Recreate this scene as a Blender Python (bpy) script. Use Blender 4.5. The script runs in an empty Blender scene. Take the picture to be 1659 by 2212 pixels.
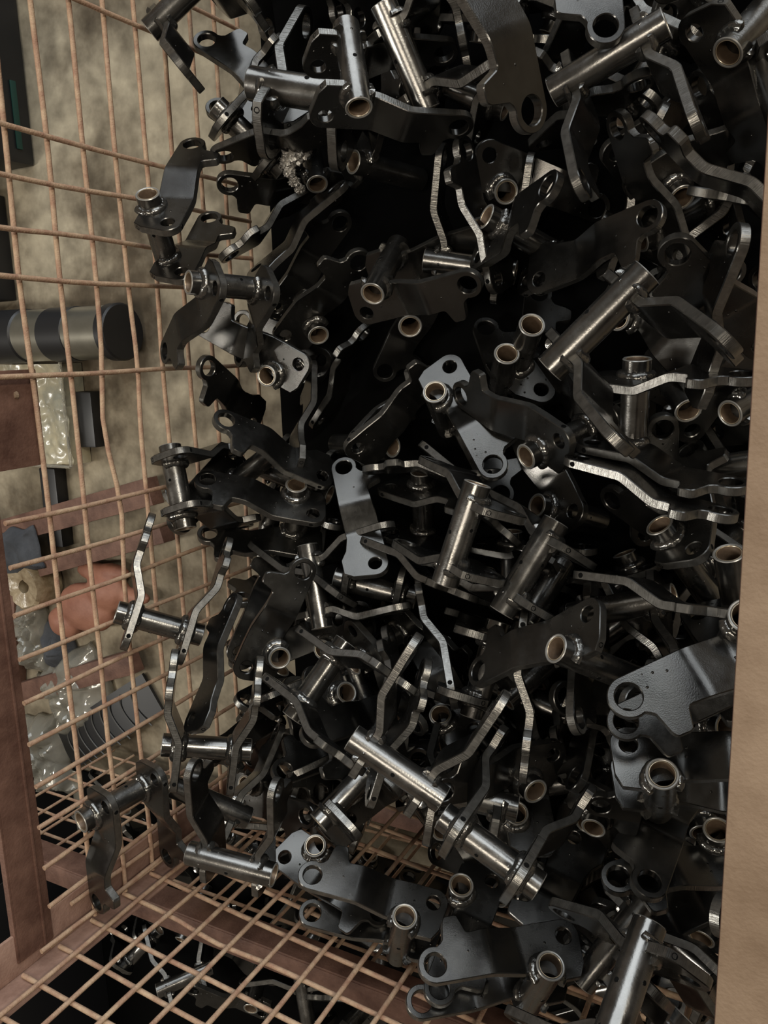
import bpy, bmesh, math, random
from mathutils import Vector, Matrix, Quaternion, noise
random.seed(7)
SC = bpy.context.scene
COL = SC.collection
# ------------------------------------------------------------------ camera
cam_d = bpy.data.cameras.new('camera'); cam = bpy.data.objects.new('camera', cam_d); COL.objects.link(cam)
RIGHT = Vector((0.882201, -0.030304, -0.469897)); DOWN = Vector((0.068379, -0.979104, 0.191520)); FWD = Vector((-0.465882, -0.201090, -0.861694)); CPOS = Vector((0.755441, -0.277831, 0.613988))
UP = -DOWN; BACK = -FWD
cam.matrix_world = Matrix(((RIGHT.x, UP.x, BACK.x, CPOS.x), (RIGHT.y, UP.y, BACK.y, CPOS.y), (RIGHT.z, UP.z, BACK.z, CPOS.z), (0, 0, 0, 1)))
cam_d.sensor_fit = 'VERTICAL'; cam_d.sensor_height = 36.0; cam_d.lens = 1776.797 * 36.0 / 2212.0
cam_d.clip_start = 0.01
SC.camera = cam
# ------------------------------------------------------------------ world and lamps
W = bpy.data.worlds.new('world'); SC.world = W; W.use_nodes = True
W.node_tree.nodes['Background'].inputs[0].default_value = (1.0, 0.86, 0.68, 1)
W.node_tree.nodes['Background'].inputs[1].default_value = 0.14
def area(name, loc, target, sx, sy, power, col):
    d = bpy.data.lights.new(name, 'AREA'); d.shape = 'RECTANGLE'; d.size = sx; d.size_y = sy; d.energy = power; d.color = col
    o = bpy.data.objects.new(name, d); COL.objects.link(o); o.location = loc
    o.rotation_euler = (Vector(target) - Vector(loc)).to_track_quat('-Z', 'Y').to_euler()
    return o
area('ceiling_lamp', (-1.6, -0.9, 2.5), (0.1, -0.5, -0.2), 0.30, 1.4, 46, (1.0, 0.96, 0.88))
area('ceiling_lamp', (2.9, 1.2, 2.6), (0.4, -0.4, -0.2), 0.30, 1.4, 70, (1.0, 0.92, 0.78))
area('ceiling_lamp', (0.9, -0.4, 3.2), (0.4, -0.4, -0.2), 0.30, 1.4, 28, (1.0, 0.9, 0.76))
area('window_daylight', (2.0, 4.8, 1.8), (1.2, -0.5, 0.6), 6.6, 4.4, 400, (0.87, 0.94, 1.0))
SC.view_settings.view_transform = 'Standard'; SC.view_settings.look = 'None'
SC.view_settings.exposure = 0.0; SC.view_settings.gamma = 1.0; SC.view_settings.use_curve_mapping = False
# ------------------------------------------------------------------ materials
def mat(name, col, rough=.5, metal=0., spec=.5, coat=0., noise_amt=0., noise_scale=40., col2=None, bump=0., bump_scale=200., stretch=None, transmission=0., rough2=None, ramp=(.35, .65)):
    m = bpy.data.materials.new(name); m.use_nodes = True
    nt = m.node_tree; b = nt.nodes['Principled BSDF']
    b.inputs['Base Color'].default_value = (*col, 1); b.inputs['Roughness'].default_value = rough
    b.inputs['Metallic'].default_value = metal; b.inputs['Specular IOR Level'].default_value = spec
    b.inputs['Coat Weight'].default_value = coat; b.inputs['Coat Roughness'].default_value = .12
    b.inputs['Transmission Weight'].default_value = transmission
    tc = nt.nodes.new('ShaderNodeTexCoord')
    def coords(sc):
        mp = nt.nodes.new('ShaderNodeMapping'); mp.inputs['Scale'].default_value = sc
        nt.links.new(tc.outputs['Object'], mp.inputs['Vector']); return mp.outputs['Vector']
    if col2 is not None:
        n = nt.nodes.new('ShaderNodeTexNoise'); n.inputs['Scale'].default_value = noise_scale; n.inputs['Detail'].default_value = 6; n.inputs['Roughness'].default_value = .65
        nt.links.new(coords((1, 1, 1)), n.inputs['Vector'])
        r = nt.nodes.new('ShaderNodeValToRGB'); r.color_ramp.elements[0].position = ramp[0]; r.color_ramp.elements[1].position = ramp[1]
        r.color_ramp.elements[0].color = (*col, 1); r.color_ramp.elements[1].color = (*col2, 1)
        nt.links.new(n.outputs['Fac'], r.inputs[0]); nt.links.new(r.outputs[0], b.inputs['Base Color'])
        if rough2 is not None:
            mr = nt.nodes.new('ShaderNodeMapRange'); mr.inputs[1].default_value = ramp[0]; mr.inputs[2].default_value = ramp[1]; mr.inputs[3].default_value = rough; mr.inputs[4].default_value = rough2
            nt.links.new(n.outputs['Fac'], mr.inputs[0]); nt.links.new(mr.outputs[0], b.inputs['Roughness'])
    if bump:
        n2 = nt.nodes.new('ShaderNodeTexNoise'); n2.inputs['Scale'].default_value = bump_scale; n2.inputs['Detail'].default_value = 3
        nt.links.new(coords(stretch or (1, 1, 1)), n2.inputs['Vector'])
        bp = nt.nodes.new('ShaderNodeBump'); bp.inputs['Strength'].default_value = bump; bp.inputs['Distance'].default_value = .002
        nt.links.new(n2.outputs['Fac'], bp.inputs['Height']); nt.links.new(bp.outputs[0], b.inputs['Normal'])
    return m
PAINT = mat('black_paint', (.060, .0585, .0555), rough=.16, metal=.95, col2=(.098, .0955, .090), noise_scale=18, rough2=.30, bump=.05, bump_scale=900)
TUBEP = mat('black_gloss_paint', (.125, .121, .113), rough=.16, metal=.95, col2=(.20, .194, .183), noise_scale=25, rough2=.30, bump=.05, bump_scale=500)
EDGE = mat('painted_cut_edge', (.125, .121, .112), rough=.26, metal=.88, col2=(.21, .204, .19), noise_scale=1., bump=.2, bump_scale=1., stretch=(1100, 1100, 30))
EDGE.node_tree.nodes['Noise Texture'].inputs['Scale'].default_value = 160
def nibs(m, scale, height):
    nt = m.node_tree; b = nt.nodes['Principled BSDF']
    tc = nt.nodes.new('ShaderNodeTexCoord'); vo = nt.nodes.new('ShaderNodeTexVoronoi'); vo.inputs['Scale'].default_value = scale
    nt.links.new(tc.outputs['Object'], vo.inputs['Vector'])
    mr = nt.nodes.new('ShaderNodeMapRange'); mr.inputs[1].default_value = .14; mr.inputs[2].default_value = .03; mr.inputs[3].default_value = 0; mr.inputs[4].default_value = 1
    nt.links.new(vo.outputs['Distance'], mr.inputs[0])
    sp = nt.nodes.new('ShaderNodeSeparateColor'); nt.links.new(vo.outputs['Color'], sp.inputs[0])
    gt = nt.nodes.new('ShaderNodeMath'); gt.operation = 'GREATER_THAN'; gt.inputs[1].default_value = .72; nt.links.new(sp.outputs[0], gt.inputs[0])
    mu = nt.nodes.new('ShaderNodeMath'); mu.operation = 'MULTIPLY'; nt.links.new(mr.outputs[0], mu.inputs[0]); nt.links.new(gt.outputs[0], mu.inputs[1])
    bp = nt.nodes.new('ShaderNodeBump'); bp.inputs['Strength'].default_value = 1; bp.inputs['Distance'].default_value = height
    old = b.inputs['Normal'].links[0].from_socket
    nt.links.new(old, bp.inputs['Normal']); nt.links.new(mu.outputs[0], bp.inputs['Height']); nt.links.new(bp.outputs[0], b.inputs['Normal'])
nibs(PAINT, 110, .0012); nibs(TUBEP, 90, .0012)
BRONZE = mat('bronze_liner', (.10, .066, .042), rough=.45, metal=.35, col2=(.15, .105, .07), noise_scale=120)
BLIP = mat('bronze_liner_lip', (.62, .52, .38), rough=.3, metal=.8)
STEELRIM = mat('worn_tube_rim', (.30, .29, .27), rough=.35, metal=.6)
HOLE = mat('hole_shade_black', (.003, .003, .003), rough=.9, spec=.1)  # black colour painted in for the shade inside pin holes and tube bore
WELD = mat('weld_bead_paint', (.16, .155, .145), rough=.17, metal=.9, bump=.45, bump_scale=170)
SLAG = mat('weld_slag', (.30, .28, .25), rough=.4, metal=.7, col2=(.55, .53, .50), noise_scale=160, bump=.7, bump_scale=300)
RUSTW = mat('rusty_wire', (.29, .165, .11), rough=.7, spec=.3, col2=(.47, .34, .225), noise_scale=55, bump=.4, bump_scale=500, ramp=(.35, .7))
RUSTF = mat('rusty_frame_paint', (.075, .035, .024), rough=.62, spec=.35, col2=(.16, .085, .06), noise_scale=22, bump=.25, bump_scale=300)
RUSTT = mat('lit_tan_frame_paint', (.17, .115, .075), rough=.75, spec=.25, col2=(.245, .175, .12), noise_scale=14, bump=.25, bump_scale=320)  # tan paint, lightened in the colour for the rail being near the lamps
RUSTP = mat('dusty_pink_frame', (.20, .115, .085), rough=.75, spec=.25, col2=(.32, .20, .15), noise_scale=26, bump=.25, bump_scale=320)
BLACKP = mat('black_plastic', (.008, .008, .009), rough=.45)
SHADEB = mat('shade_black_sheet', (.002, .002, .002), rough=.9, spec=.05)  # near-black that paints in deep shade on the added sheets
RIBM = mat('grey_rubber_rib', (.06, .058, .054), rough=.5)
GREEN = mat('green_plastic', (.002, .03, .022), rough=.5)
STEEL = mat('brushed_steel', (.23, .22, .18), rough=.34, metal=.85, col2=(.32, .30, .25), noise_scale=9)
TERRA = mat('rust_leather', (.20, .078, .048), rough=.6, col2=(.30, .135, .085), noise_scale=14, bump=.2, bump_scale=200)
BLUE = mat('blue_grey_cloth', (.028, .031, .037), rough=.9, col2=(.06, .064, .072), noise_scale=12, bump=.4, bump_scale=200)
CLEAR = mat('crumpled_clear_plastic', (.50, .48, .41), rough=.10, spec=.9, transmission=.75, col2=(.66, .63, .55), noise_scale=12)
CREAM = mat('cream_foam', (.21, .21, .17), rough=.35, spec=.6, coat=.6, col2=(.42, .37, .25), noise_scale=14, bump=.9, bump_scale=60)
WRAP = mat('brown_paper_wrap', (.17, .12, .065), rough=.3, spec=.7, coat=.5, col2=(.36, .29, .19), noise_scale=30, bump=.8, bump_scale=80)
# concrete
def concrete():
    m = mat('concrete', (.105, .084, .060), rough=.85, spec=.2, col2=(.32, .285, .22), noise_scale=3.2, bump=.35, bump_scale=60, ramp=(.42, .62))
    nt = m.node_tree; b = nt.nodes['Principled BSDF']; base = b.inputs['Base Color'].links[0].from_socket
    tc = nt.nodes.new('ShaderNodeTexCoord')
    n = nt.nodes.new('ShaderNodeTexNoise'); n.inputs['Scale'].default_value = 26; n.inputs['Detail'].default_value = 8; nt.links.new(tc.outputs['Object'], n.inputs['Vector'])
    r = nt.nodes.new('ShaderNodeValToRGB'); r.color_ramp.elements[0].position = .3; r.color_ramp.elements[1].position = .72; r.color_ramp.elements[0].color = (.62, .6, .56, 1); r.color_ramp.elements[1].color = (1.25, 1.22, 1.15, 1)
    nt.links.new(n.outputs['Fac'], r.inputs[0])
    mx = nt.nodes.new('ShaderNodeMix'); mx.data_type = 'RGBA'; mx.blend_type = 'MULTIPLY'; mx.inputs[0].default_value = 1
    nt.links.new(base, mx.inputs[6]); nt.links.new(r.outputs[0], mx.inputs[7]); nt.links.new(mx.outputs[2], b.inputs['Base Color'])
    return m
CONC = concrete()
# ------------------------------------------------------------------ helpers
def link(name, me, parent=None, mats=()):
    o = bpy.data.objects.new(name, me); COL.objects.link(o)
    for m in mats:
        if m.name not in [x.name for x in me.materials if x]: me.materials.append(m)
    if parent is not None: o.parent = parent
    return o
def tag(o, label, cat, group=None, kind=None):
    o['label'] = label; o['category'] = cat
    if group: o['group'] = group
    if kind: o['kind'] = kind
    return o
def empty(name, loc=(0, 0, 0)):
    o = bpy.data.objects.new(name, None); COL.objects.link(o); o.location = loc; o.empty_display_size = .03; return o
def finish(bm, name, smooth_deg=35):
    bmesh.ops.recalc_face_normals(bm, faces=bm.faces)
    me = bpy.data.meshes.new(name); bm.to_mesh(me); bm.free()
    if smooth_deg:
        for p in me.polygons: p.use_smooth = True
        me.set_sharp_from_angle(angle=math.radians(smooth_deg))
    return me
def lathe(prof, seg=40, closed=False):
    """prof: list of (r, w, material); axis along local z"""
    bm = bmesh.new(); rings = []
    for r, w, _ in prof:
        rings.append([bm.verts.new((r * math.cos(2 * math.pi * k / seg), r * math.sin(2 * math.pi * k / seg), w)) for k in range(seg)])
    n = len(prof)
    for i in range(n if closed else n - 1):
        a, b = rings[i], rings[(i + 1) % n]
        for k in range(seg):
            f = bm.faces.new((a[k], a[(k + 1) % seg], b[(k + 1) % seg], b[k])); f.material_index = prof[i][2]
    return bm
def tube_path(pts, r, seg=8):
    bm = bmesh.new(); rings = []
    pts = [Vector(p) for p in pts]
    t0 = (pts[1] - pts[0]).normalized(); ref = Vector((0, 0, 1)) if abs(t0.z) < .8 else Vector((0, 1, 0))
    for i, p in enumerate(pts):
        t = (pts[min(i + 1, len(pts) - 1)] - pts[max(i - 1, 0)]).normalized()
        a = t.cross(ref).normalized(); b = t.cross(a)
        rr = r * (1 + .07 * noise.noise(p * 60))
        rings.append([bm.verts.new(p + (a * math.cos(2 * math.pi * k / seg) + b * math.sin(2 * math.pi * k / seg)) * rr) for k in range(seg)])
    for i in range(len(rings) - 1):
        for k in range(seg): bm.faces.new((rings[i][k], rings[i][(k + 1) % seg], rings[i + 1][(k + 1) % seg], rings[i + 1][k]))
    bm.faces.new(rings[0]); bm.faces.new(rings[-1])
    return bm
def box_bm(x0, x1, y0, y1, z0, z1, bev=.001, bm=None):
    own = bm is None
    if own: bm = bmesh.new()
    r = bmesh.ops.create_cube(bm, size=1)
    for v in r['verts']: v.co = ((x0 + x1) / 2 + v.co.x * (x1 - x0), (y0 + y1) / 2 + v.co.y * (y1 - y0), (z0 + z1) / 2 + v.co.z * (z1 - z0))
    if bev: bmesh.ops.bevel(bm, geom=list({e for v in r['verts'] for e in v.link_edges}), offset=bev, segments=2, affect='EDGES', profile=.6)
    return bm
# ------------------------------------------------------------------ the bracket
MM = .001
def zc(u):   # (mid-plane height, slope) of an arm at u
    k = 17. / 34.
    def ramp(a, c):
        if u <= a - c: return 0.
        if u >= a + c: return u - a
        return (u - a + c) ** 2 / (4 * c)
    def dr(a, c):
        return 0. if u <= a - c else 1. if u >= a + c else (u - a + c) / (2 * c)
    return 50 - k * (ramp(54, 5) - ramp(88, 5)), -k * (dr(54, 5) - dr(88, 5))
def arc(cx, cy, r, a0, a1, n):
    return [(cx + r * math.cos(math.radians(a0 + (a1 - a0) * i / n)), cy + r * math.sin(math.radians(a0 + (a1 - a0) * i / n))) for i in range(n + 1)]
def outline():
    p = [(96, -16.3)]
    p += arc(0, 0, 16.3, -90, -287, 22)                    # eye end
    p += [(8.5, 17.5), (11.5, 20.5)]
    p += [(15.0, 36.5), (17.0, 40.0), (19.0, 41.2), (28.5, 41.6), (31.0, 40.2), (32.2, 37.0), (35.6, 26.6), (37.4, 24.6), (40.0, 24.2)]
    p += [(54, 25.4), (70, 26.4), (88, 27.4), (112, 28.2), (128, 28.0)]
    p += arc(138, 12, 16.3, 84, -12, 10)
    p += [(149.5, -16.5), (142.5, -27.0), (124, -27.5), (112, -20)]
    return p[::-1]                                          # counter-clockwise
def arm_mesh(sign):
    t = 9.; ch = .8
    loops = [(outline(), True), (arc(0, 0, 10.5, 0, 360, 28)[:-1], False), (arc(138, 12, 8.0, 0, 360, 22)[:-1], False)]
    bm = bmesh.new(); cap_edges = {1: [], -1: []}; side_faces = []
    for pts, outer in loops:
        n = len(pts); area2 = sum(pts[i][0] * pts[(i + 1) % n][1] - pts[(i + 1) % n][0] * pts[i][1] for i in range(n))
        if area2 < 0: pts = pts[::-1]
        ins = []
        for i in range(n):
            a, b, c = Vector(pts[i - 1]), Vector(pts[i]), Vector(pts[(i + 1) % n])
            d1 = (b - a).normalized(); d2 = (c - b).normalized(); nn = Vector((-d1.y - d2.y, d1.x + d2.x)).normalized()
            ins.append(b + nn * (ch if outer else -ch))
        rings = []
        for w, P2 in ((-t / 2, ins), (-t / 2 + ch, pts), (t / 2 - ch, pts), (t / 2, ins)):
            rings.append([bm.verts.new((q[0], q[1], w)) for q in P2])
        for j in range(3):
            for i in range(n):
                f = bm.faces.new((rings[j][i], rings[j][(i + 1) % n], rings[j + 1][(i + 1) % n], rings[j + 1][i]))
                f.material_index = 1 if (j == 1 and outer) else 0
        for i in range(n):
            cap_edges[-1].append(bm.edges.get((rings[0][i], rings[0][(i + 1) % n])))
            cap_edges[1].append(bm.edges.get((rings[3][i], rings[3][(i + 1) % n])))
    for s in (1, -1):
        bmesh.ops.triangle_fill(bm, edges=cap_edges[s], use_beauty=True, use_dissolve=False)
    for u in (49, 51, 53, 55, 57, 59, 83, 85, 87, 89, 91, 93):
        bmesh.ops.bisect_plane(bm, geom=bm.verts[:] + bm.edges[:] + bm.faces[:], plane_co=(u, 0, 0), plane_no=(1, 0, 0))
    for v in bm.verts:
        u, vv, w = v.co
        z, s = zc(u); L = math.hypot(1, s)
        v.co = ((u - w * s / L) * MM, vv * MM, sign * (z + w / L) * MM)
    me = finish(bm, 'arm', 30)
    me.materials.append(PAINT); me.materials.append(EDGE)
    return me
def tube_mesh():
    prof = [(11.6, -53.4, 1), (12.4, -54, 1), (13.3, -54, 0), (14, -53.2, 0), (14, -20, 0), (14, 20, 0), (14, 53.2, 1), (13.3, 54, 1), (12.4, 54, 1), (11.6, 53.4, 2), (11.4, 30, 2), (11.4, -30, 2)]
    prof[2] = (13.3, -54, 1)
    bm = lathe([(r * MM, w * MM, m) for r, w, m in prof], 44, True)
    for v in bm.verts: v.co += Vector((110 * MM, -17.5 * MM, 0))
    me = finish(bm, 'cross_tube', 40); 
    for m in (TUBEP, STEELRIM, HOLE): me.materials.append(m)
    return me
def liner_mesh(s):
    prof = [(11.45, 53.0, 1), (11.25, 53.6, 1), (10.75, 53.6, 1), (10.4, 53.1, 0), (10.4, 24, 0), (11.4, 24, 0)]
    bm = lathe([(r * MM, s * w * MM, m) for r, w, m in prof], 40, False)
    for v in bm.verts: v.co += Vector((110 * MM, -17.5 * MM, 0))
    me = finish(bm, 'bronze_liner', 40); me.materials.append(BRONZE); me.materials.append(BLIP); return me
def weld_mesh(s, outer):
    bm = bmesh.new(); n = 40; m = 8; rings = []
    rnd = random.Random(11 if s > 0 else 23)
    z0 = s * (33 + (4.3 if outer else -4.3)); zs = s * (1 if outer else -1)
    a0, a1 = (-60, 215) if outer else (-10, 190)
    for i in range(n + 1):
        a = math.radians(a0 + (a1 - a0) * i / n); k = 1 + .10 * math.sin(i * .45 + s) + .04 * math.sin(i * 2.1) + rnd.uniform(-.015, .015)
        if i in (0, n): k *= .45
        rr = 6.0 * k; ring = []
        for j in range(m + 1):
            b = math.radians(90 * j / m); q = 13.2 + rr * math.cos(b); h = rr * math.sin(b) * .95
            ring.append(bm.verts.new(((110 + q * math.cos(a)) * MM, (-17.5 + q * math.sin(a)) * MM, (z0 + zs * h) * MM)))
        ring.append(bm.verts.new(((110 + 12 * math.cos(a)) * MM, (-17.5 + 12 * math.sin(a)) * MM, z0 * MM)))
        rings.append(ring)
    for i in range(n):
        for j in range(m + 2):
            bm.faces.new((rings[i][j], rings[i + 1][j], rings[i + 1][(j + 1) % (m + 2)], rings[i][(j + 1) % (m + 2)]))
    bm.faces.new(rings[0]); bm.faces.new(rings[-1])
    me = finish(bm, 'weld_bead', 50); me.materials.append(WELD); return me
def plug(co, direction, r, name):   # pin hole: low ring with a black disc painted in for the hole's shade
    d = Vector(direction).normalized(); q = d.to_track_quat('Z', 'Y')
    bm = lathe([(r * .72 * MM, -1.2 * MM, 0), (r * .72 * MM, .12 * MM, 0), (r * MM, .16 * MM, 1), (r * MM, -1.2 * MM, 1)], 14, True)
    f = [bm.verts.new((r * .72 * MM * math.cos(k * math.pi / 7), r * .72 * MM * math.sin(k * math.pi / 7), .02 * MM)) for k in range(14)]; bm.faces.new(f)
    for v in bm.verts: v.co = Vector(co) * MM + q @ v.co
    me = finish(bm, name, 40); me.materials.append(HOLE); me.materials.append(PAINT); return me
ARM = {1: arm_mesh(1), -1: arm_mesh(-1)}
TUBE = tube_mesh(); LINER = {1: liner_mesh(1), -1: liner_mesh(-1)}
WELDS = [weld_mesh(1, True), weld_mesh(1, False), weld_mesh(-1, True), weld_mesh(-1, False)]
PINS = [plug((110, -31.5, 0), (0, -1, 0), 2.2, 'pin_hole'), plug((124, -17.5, 8), (1, 0, 0), 2.0, 'pin_hole')]
SCREWS = {s: [plug((138, 28.2, s * 33), (0, 1, 0), 2.6, 'grub_screw_hole'), plug((146, -21.7, s * 33), (.83, -.56, 0), 2.6, 'grub_screw_hole')] for s in (1, -1)}
def bracket(loc, quat, label, group=None, detail=True, mode='abt'):
    """mode: which of arm a, arm b and the cross tube this piece has (some are loose arms or half-welded)"""
    root = empty('pivot_bracket' if len(mode) > 1 else 'bracket_arm'); root.location = loc; root.rotation_mode = 'QUATERNION'; root.rotation_quaternion = quat
    tag(root, label, 'bracket', group)
    for s, c in ((1, 'a'), (-1, 'b')):
        if c not in mode: continue
        a = link('arm', ARM[s], root)
        if detail:
            for m in SCREWS[s]: link('grub_screw_hole', m, a)
        if 't' in mode:
            for m in WELDS[:2] if s > 0 else WELDS[2:]: link('weld_bead', m, root)
    if 't' in mode:
        t = link('cross_tube', TUBE, root)
        for s in (1, -1): link('bronze_liner', LINER[s], t)
        if detail:
            for m in PINS: link('pin_hole', m, t)
    return root
# ------------------------------------------------------------------ ground
def grid(nx, ny, x0, x1, y0, y1, fz):
    bm = bmesh.new(); V = [[None] * (ny + 1) for _ in range(nx + 1)]
    for i in range(nx + 1):
        for j in range(ny + 1):
            x = x0 + (x1 - x0) * i / nx; y = y0 + (y1 - y0) * j / ny; V[i][j] = bm.verts.new((x, y, fz(x, y)))
    for i in range(nx):
        for j in range(ny): bm.faces.new((V[i][j], V[i + 1][j], V[i + 1][j + 1], V[i][j + 1]))
    return bm
GZ = -.52
fl = link('floor', finish(grid(60, 60, -4, 4, -4, 4, lambda x, y: GZ + .0015 * noise.noise(Vector((x * 9, y * 9, 0)))), 'floor', 60), None, (CONC,)); fl['kind'] = 'structure'
# ------------------------------------------------------------------ wire crate
CR = empty('wire_crate', (0, 0, -.40))
tag(CR, 'rusty welded wire-mesh crate with angle-iron frame holding the black brackets', 'crate')
def cpart(name, bm, m, smooth=30, parent=CR):
    for v in bm.verts: v.co -= Vector((0, 0, -.40))
    o = link(name, finish(bm, name, smooth), parent, (m,)); return o
WR = .0029
def wire(parent, pts, r=WR):
    pts = [Vector(p) - Vector((0, 0, -.40)) for p in pts]
    o = link('wire', finish(tube_path(pts, r), 'wire', 60), parent, (RUSTW,)); return o
def wob(p, k, a=.0012): return Vector(p) + Vector((noise.noise(Vector((k, p[1] * 6, p[2] * 6))), noise.noise(Vector((k + 9, p[0] * 6, p[2] * 6 + 4))), noise.noise(Vector((k + 5, p[1] * 6, p[0] * 6 + 8))))) * a
def lin(a, b, n, k=0, amp=.0016): return [wob(Vector(a).lerp(Vector(b), i / n), k, amp) for i in range(n + 1)]
YB = -.966; SL = -.08     # near wall: y = YB + SL*x
XR = .768; YT = .42; ZF = -.40; ZT = .30
# -- left panel: corner post, low rim, taller part beyond the latch plate
LP = cpart('side_panel_rim', box_bm(-.0125, -.0085, -.955, -.292, .055, .1005, .0012, box_bm(-.0175, -.009, -.955, -.292, .0985, .1035, .0012)), RUSTF)
lip = cpart('rim_lip', box_bm(-.0088, -.0062, -.955, -.400, .066, .069, .0008), RUSTF, parent=CR)
cpart('latch_plate', box_bm(-.0085, -.0055, -.398, -.294, -.008, .075, .001), RUSTF)
cpart('latch_plate_rivet', lathe([(.0001, .0035, 0), (.003, .003, 0), (.0042, 0, 0)], 10), RUSTT).location = (-.0055, -.32, .02 + 0)
post = cpart('corner_post', box_bm(-.016, -.0115, YB - .004, YB + .046, -.44, .33, .001, box_bm(-.014, .026, YB - .0085, YB - .0045, -.44, .33, .001)), RUSTP)
cpart('corner_post', box_bm(-.016, -.0115, YT - .046, YT + .004, -.44, .33, .001, box_bm(-.014, .026, YT + .0045, YT + .0085, -.44, .33, .001)), RUSTF)
cpart('gate_post', box_bm(-.016, -.0115, -.26, -.225, .10, .33, .001), RUSTF)
for j in range(-6, 9):
    z = -.05 * j
    y0 = YB + .005; y1 = YT - .005
    if z > .03: y0 = -.25
    pts = []
    n = 34
    for i in range(n + 1):
        y = y0 + (y1 - y0) * i / n; dz = 0; dx = 0
        if j == 2: dz = .009 * math.exp(-((y + .36) / .055) ** 2) - .006 * math.exp(-((y + .47) / .05) ** 2)
        if j == 3: dz = -.004 * math.exp(-((y + .30) / .05) ** 2)
        if j == 0: dz = .004 * math.exp(-((y + .2) / .1) ** 2)
        pts.append(wob((dx - .0005, y, z + dz), j * 3.1, .0022))
    wire(LP, pts)
for i in range(-10, 20):
    if i in (-1, 0, 5, 7, 8): continue
    y = -.05 * i
    if y > YT - .02: continue
    top = .295 if i <= 5 else (.062 + .0007 * (i - 9))
    if i == 6: top = .10
    wire(LP, lin((.0053, y, top), (.0053, y + random.uniform(-.004, .004), ZF + .004), 14, i * 1.7 + 40, .003))
wire(LP, lin((.0053, -.948, .085), (.0053, -.953, ZF + .004), 12, 77, .002))
wire(LP, lin((-.002, -.925, .03), (-.002, -.931, -.14), 8, 78, .002))
# -- near panel
def pB(x, z, off=0.): return (x, YB + SL * x + off, z)
BP = cpart('near_panel_rim', box_bm(-.01, XR, YB + SL * XR - .03, YB - .004, ZT, ZT + .004, .001), RUSTF)
for k in range(16):
    x = .026 + .0493 * k
    if x > XR - .01: continue
    wire(BP, lin(pB(x, ZT, .0053), pB(x + random.uniform(-.002, .002), ZF + .003, .0053), 16, k * 2.3 + 100, .0028))
for k in range(-8, 6):
    z = .003 + .0503 * k
    pts = lin(pB(-.004, z, -.0005), pB(XR - .004, z, -.0005), 24, k * 1.3 + 200, .0026)
    if k == -1:
        for p in pts: p.z += .007 * math.exp(-((p.x - .15) / .05) ** 2) - .004
    wire(BP, pts)
# -- far panel, right panel, black shade sheet as floor
FP = cpart('far_panel_rim', box_bm(-.01, XR, YT + .004, YT + .034, ZT, ZT + .004, .001), RUSTF)
for k in range(15): wire(FP, lin((.04 + .05 * k, YT - .006, ZT), (.04 + .05 * k, YT - .006, ZF), 6, k + 300))
for k in range(13): wire(FP, lin((0, YT, ZF + .03 + .05 * k), (XR, YT, ZF + .03 + .05 * k), 6, k + 330))
RP = cpart('right_rail', box_bm(.7175, .792, -1.03, YT + .01, .0965, .1005, .0013, box_bm(.788, .792, -1.03, YT + .01, .05, .0975, .0012)), RUSTT)
cpart('right_rail_edge', box_bm(.7170, .7200, -1.03, YT + .01, .0885, .0975, .001), RUSTF)
for k in range(9): wire(RP, lin((XR, YB - .06, .07 - .055 * k), (XR, YT, .07 - .055 * k), 8, k + 360))
for k in range(28): wire(RP, lin((XR - .006, YB - .05 + .05 * k, .095), (XR - .006, YB - .05 + .05 * k, ZF), 6, k + 390))
FL = cpart('shade_floor_sheet', box_bm(.03, XR - .02, YB + .03, YT - .03, ZF - .013, ZF - .0115, .0005), SHADEB)  # added sheet, its black stands in for shade in the heap's gaps
cpart('floor_frame', box_bm(-.012, XR + .01, YB - .07, YB - .04, ZF - .035, ZF - .03, .001), RUSTF)
cpart('floor_frame', box_bm(-.012, XR + .01, YT - .03, YT, ZF - .035, ZF - .03, .001), RUSTF)
cpart('floor_runner', box_bm(.36, .40, YB - .05, YT, ZF - .04, ZF - .014, .001), RUSTF)
cpart('floor_runner', box_bm(XR - .03, XR + .005, YB - .05, YT, ZF - .04, ZF - .014, .001), RUSTF)
for x in (.02, XR - .02):
    for y in (YB + .02, YT - .02):
        cpart('crate_foot', box_bm(x - .025, x + .025, y - .025, y + .025, GZ + .002, ZF - .04, .002), RUSTF)
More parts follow.
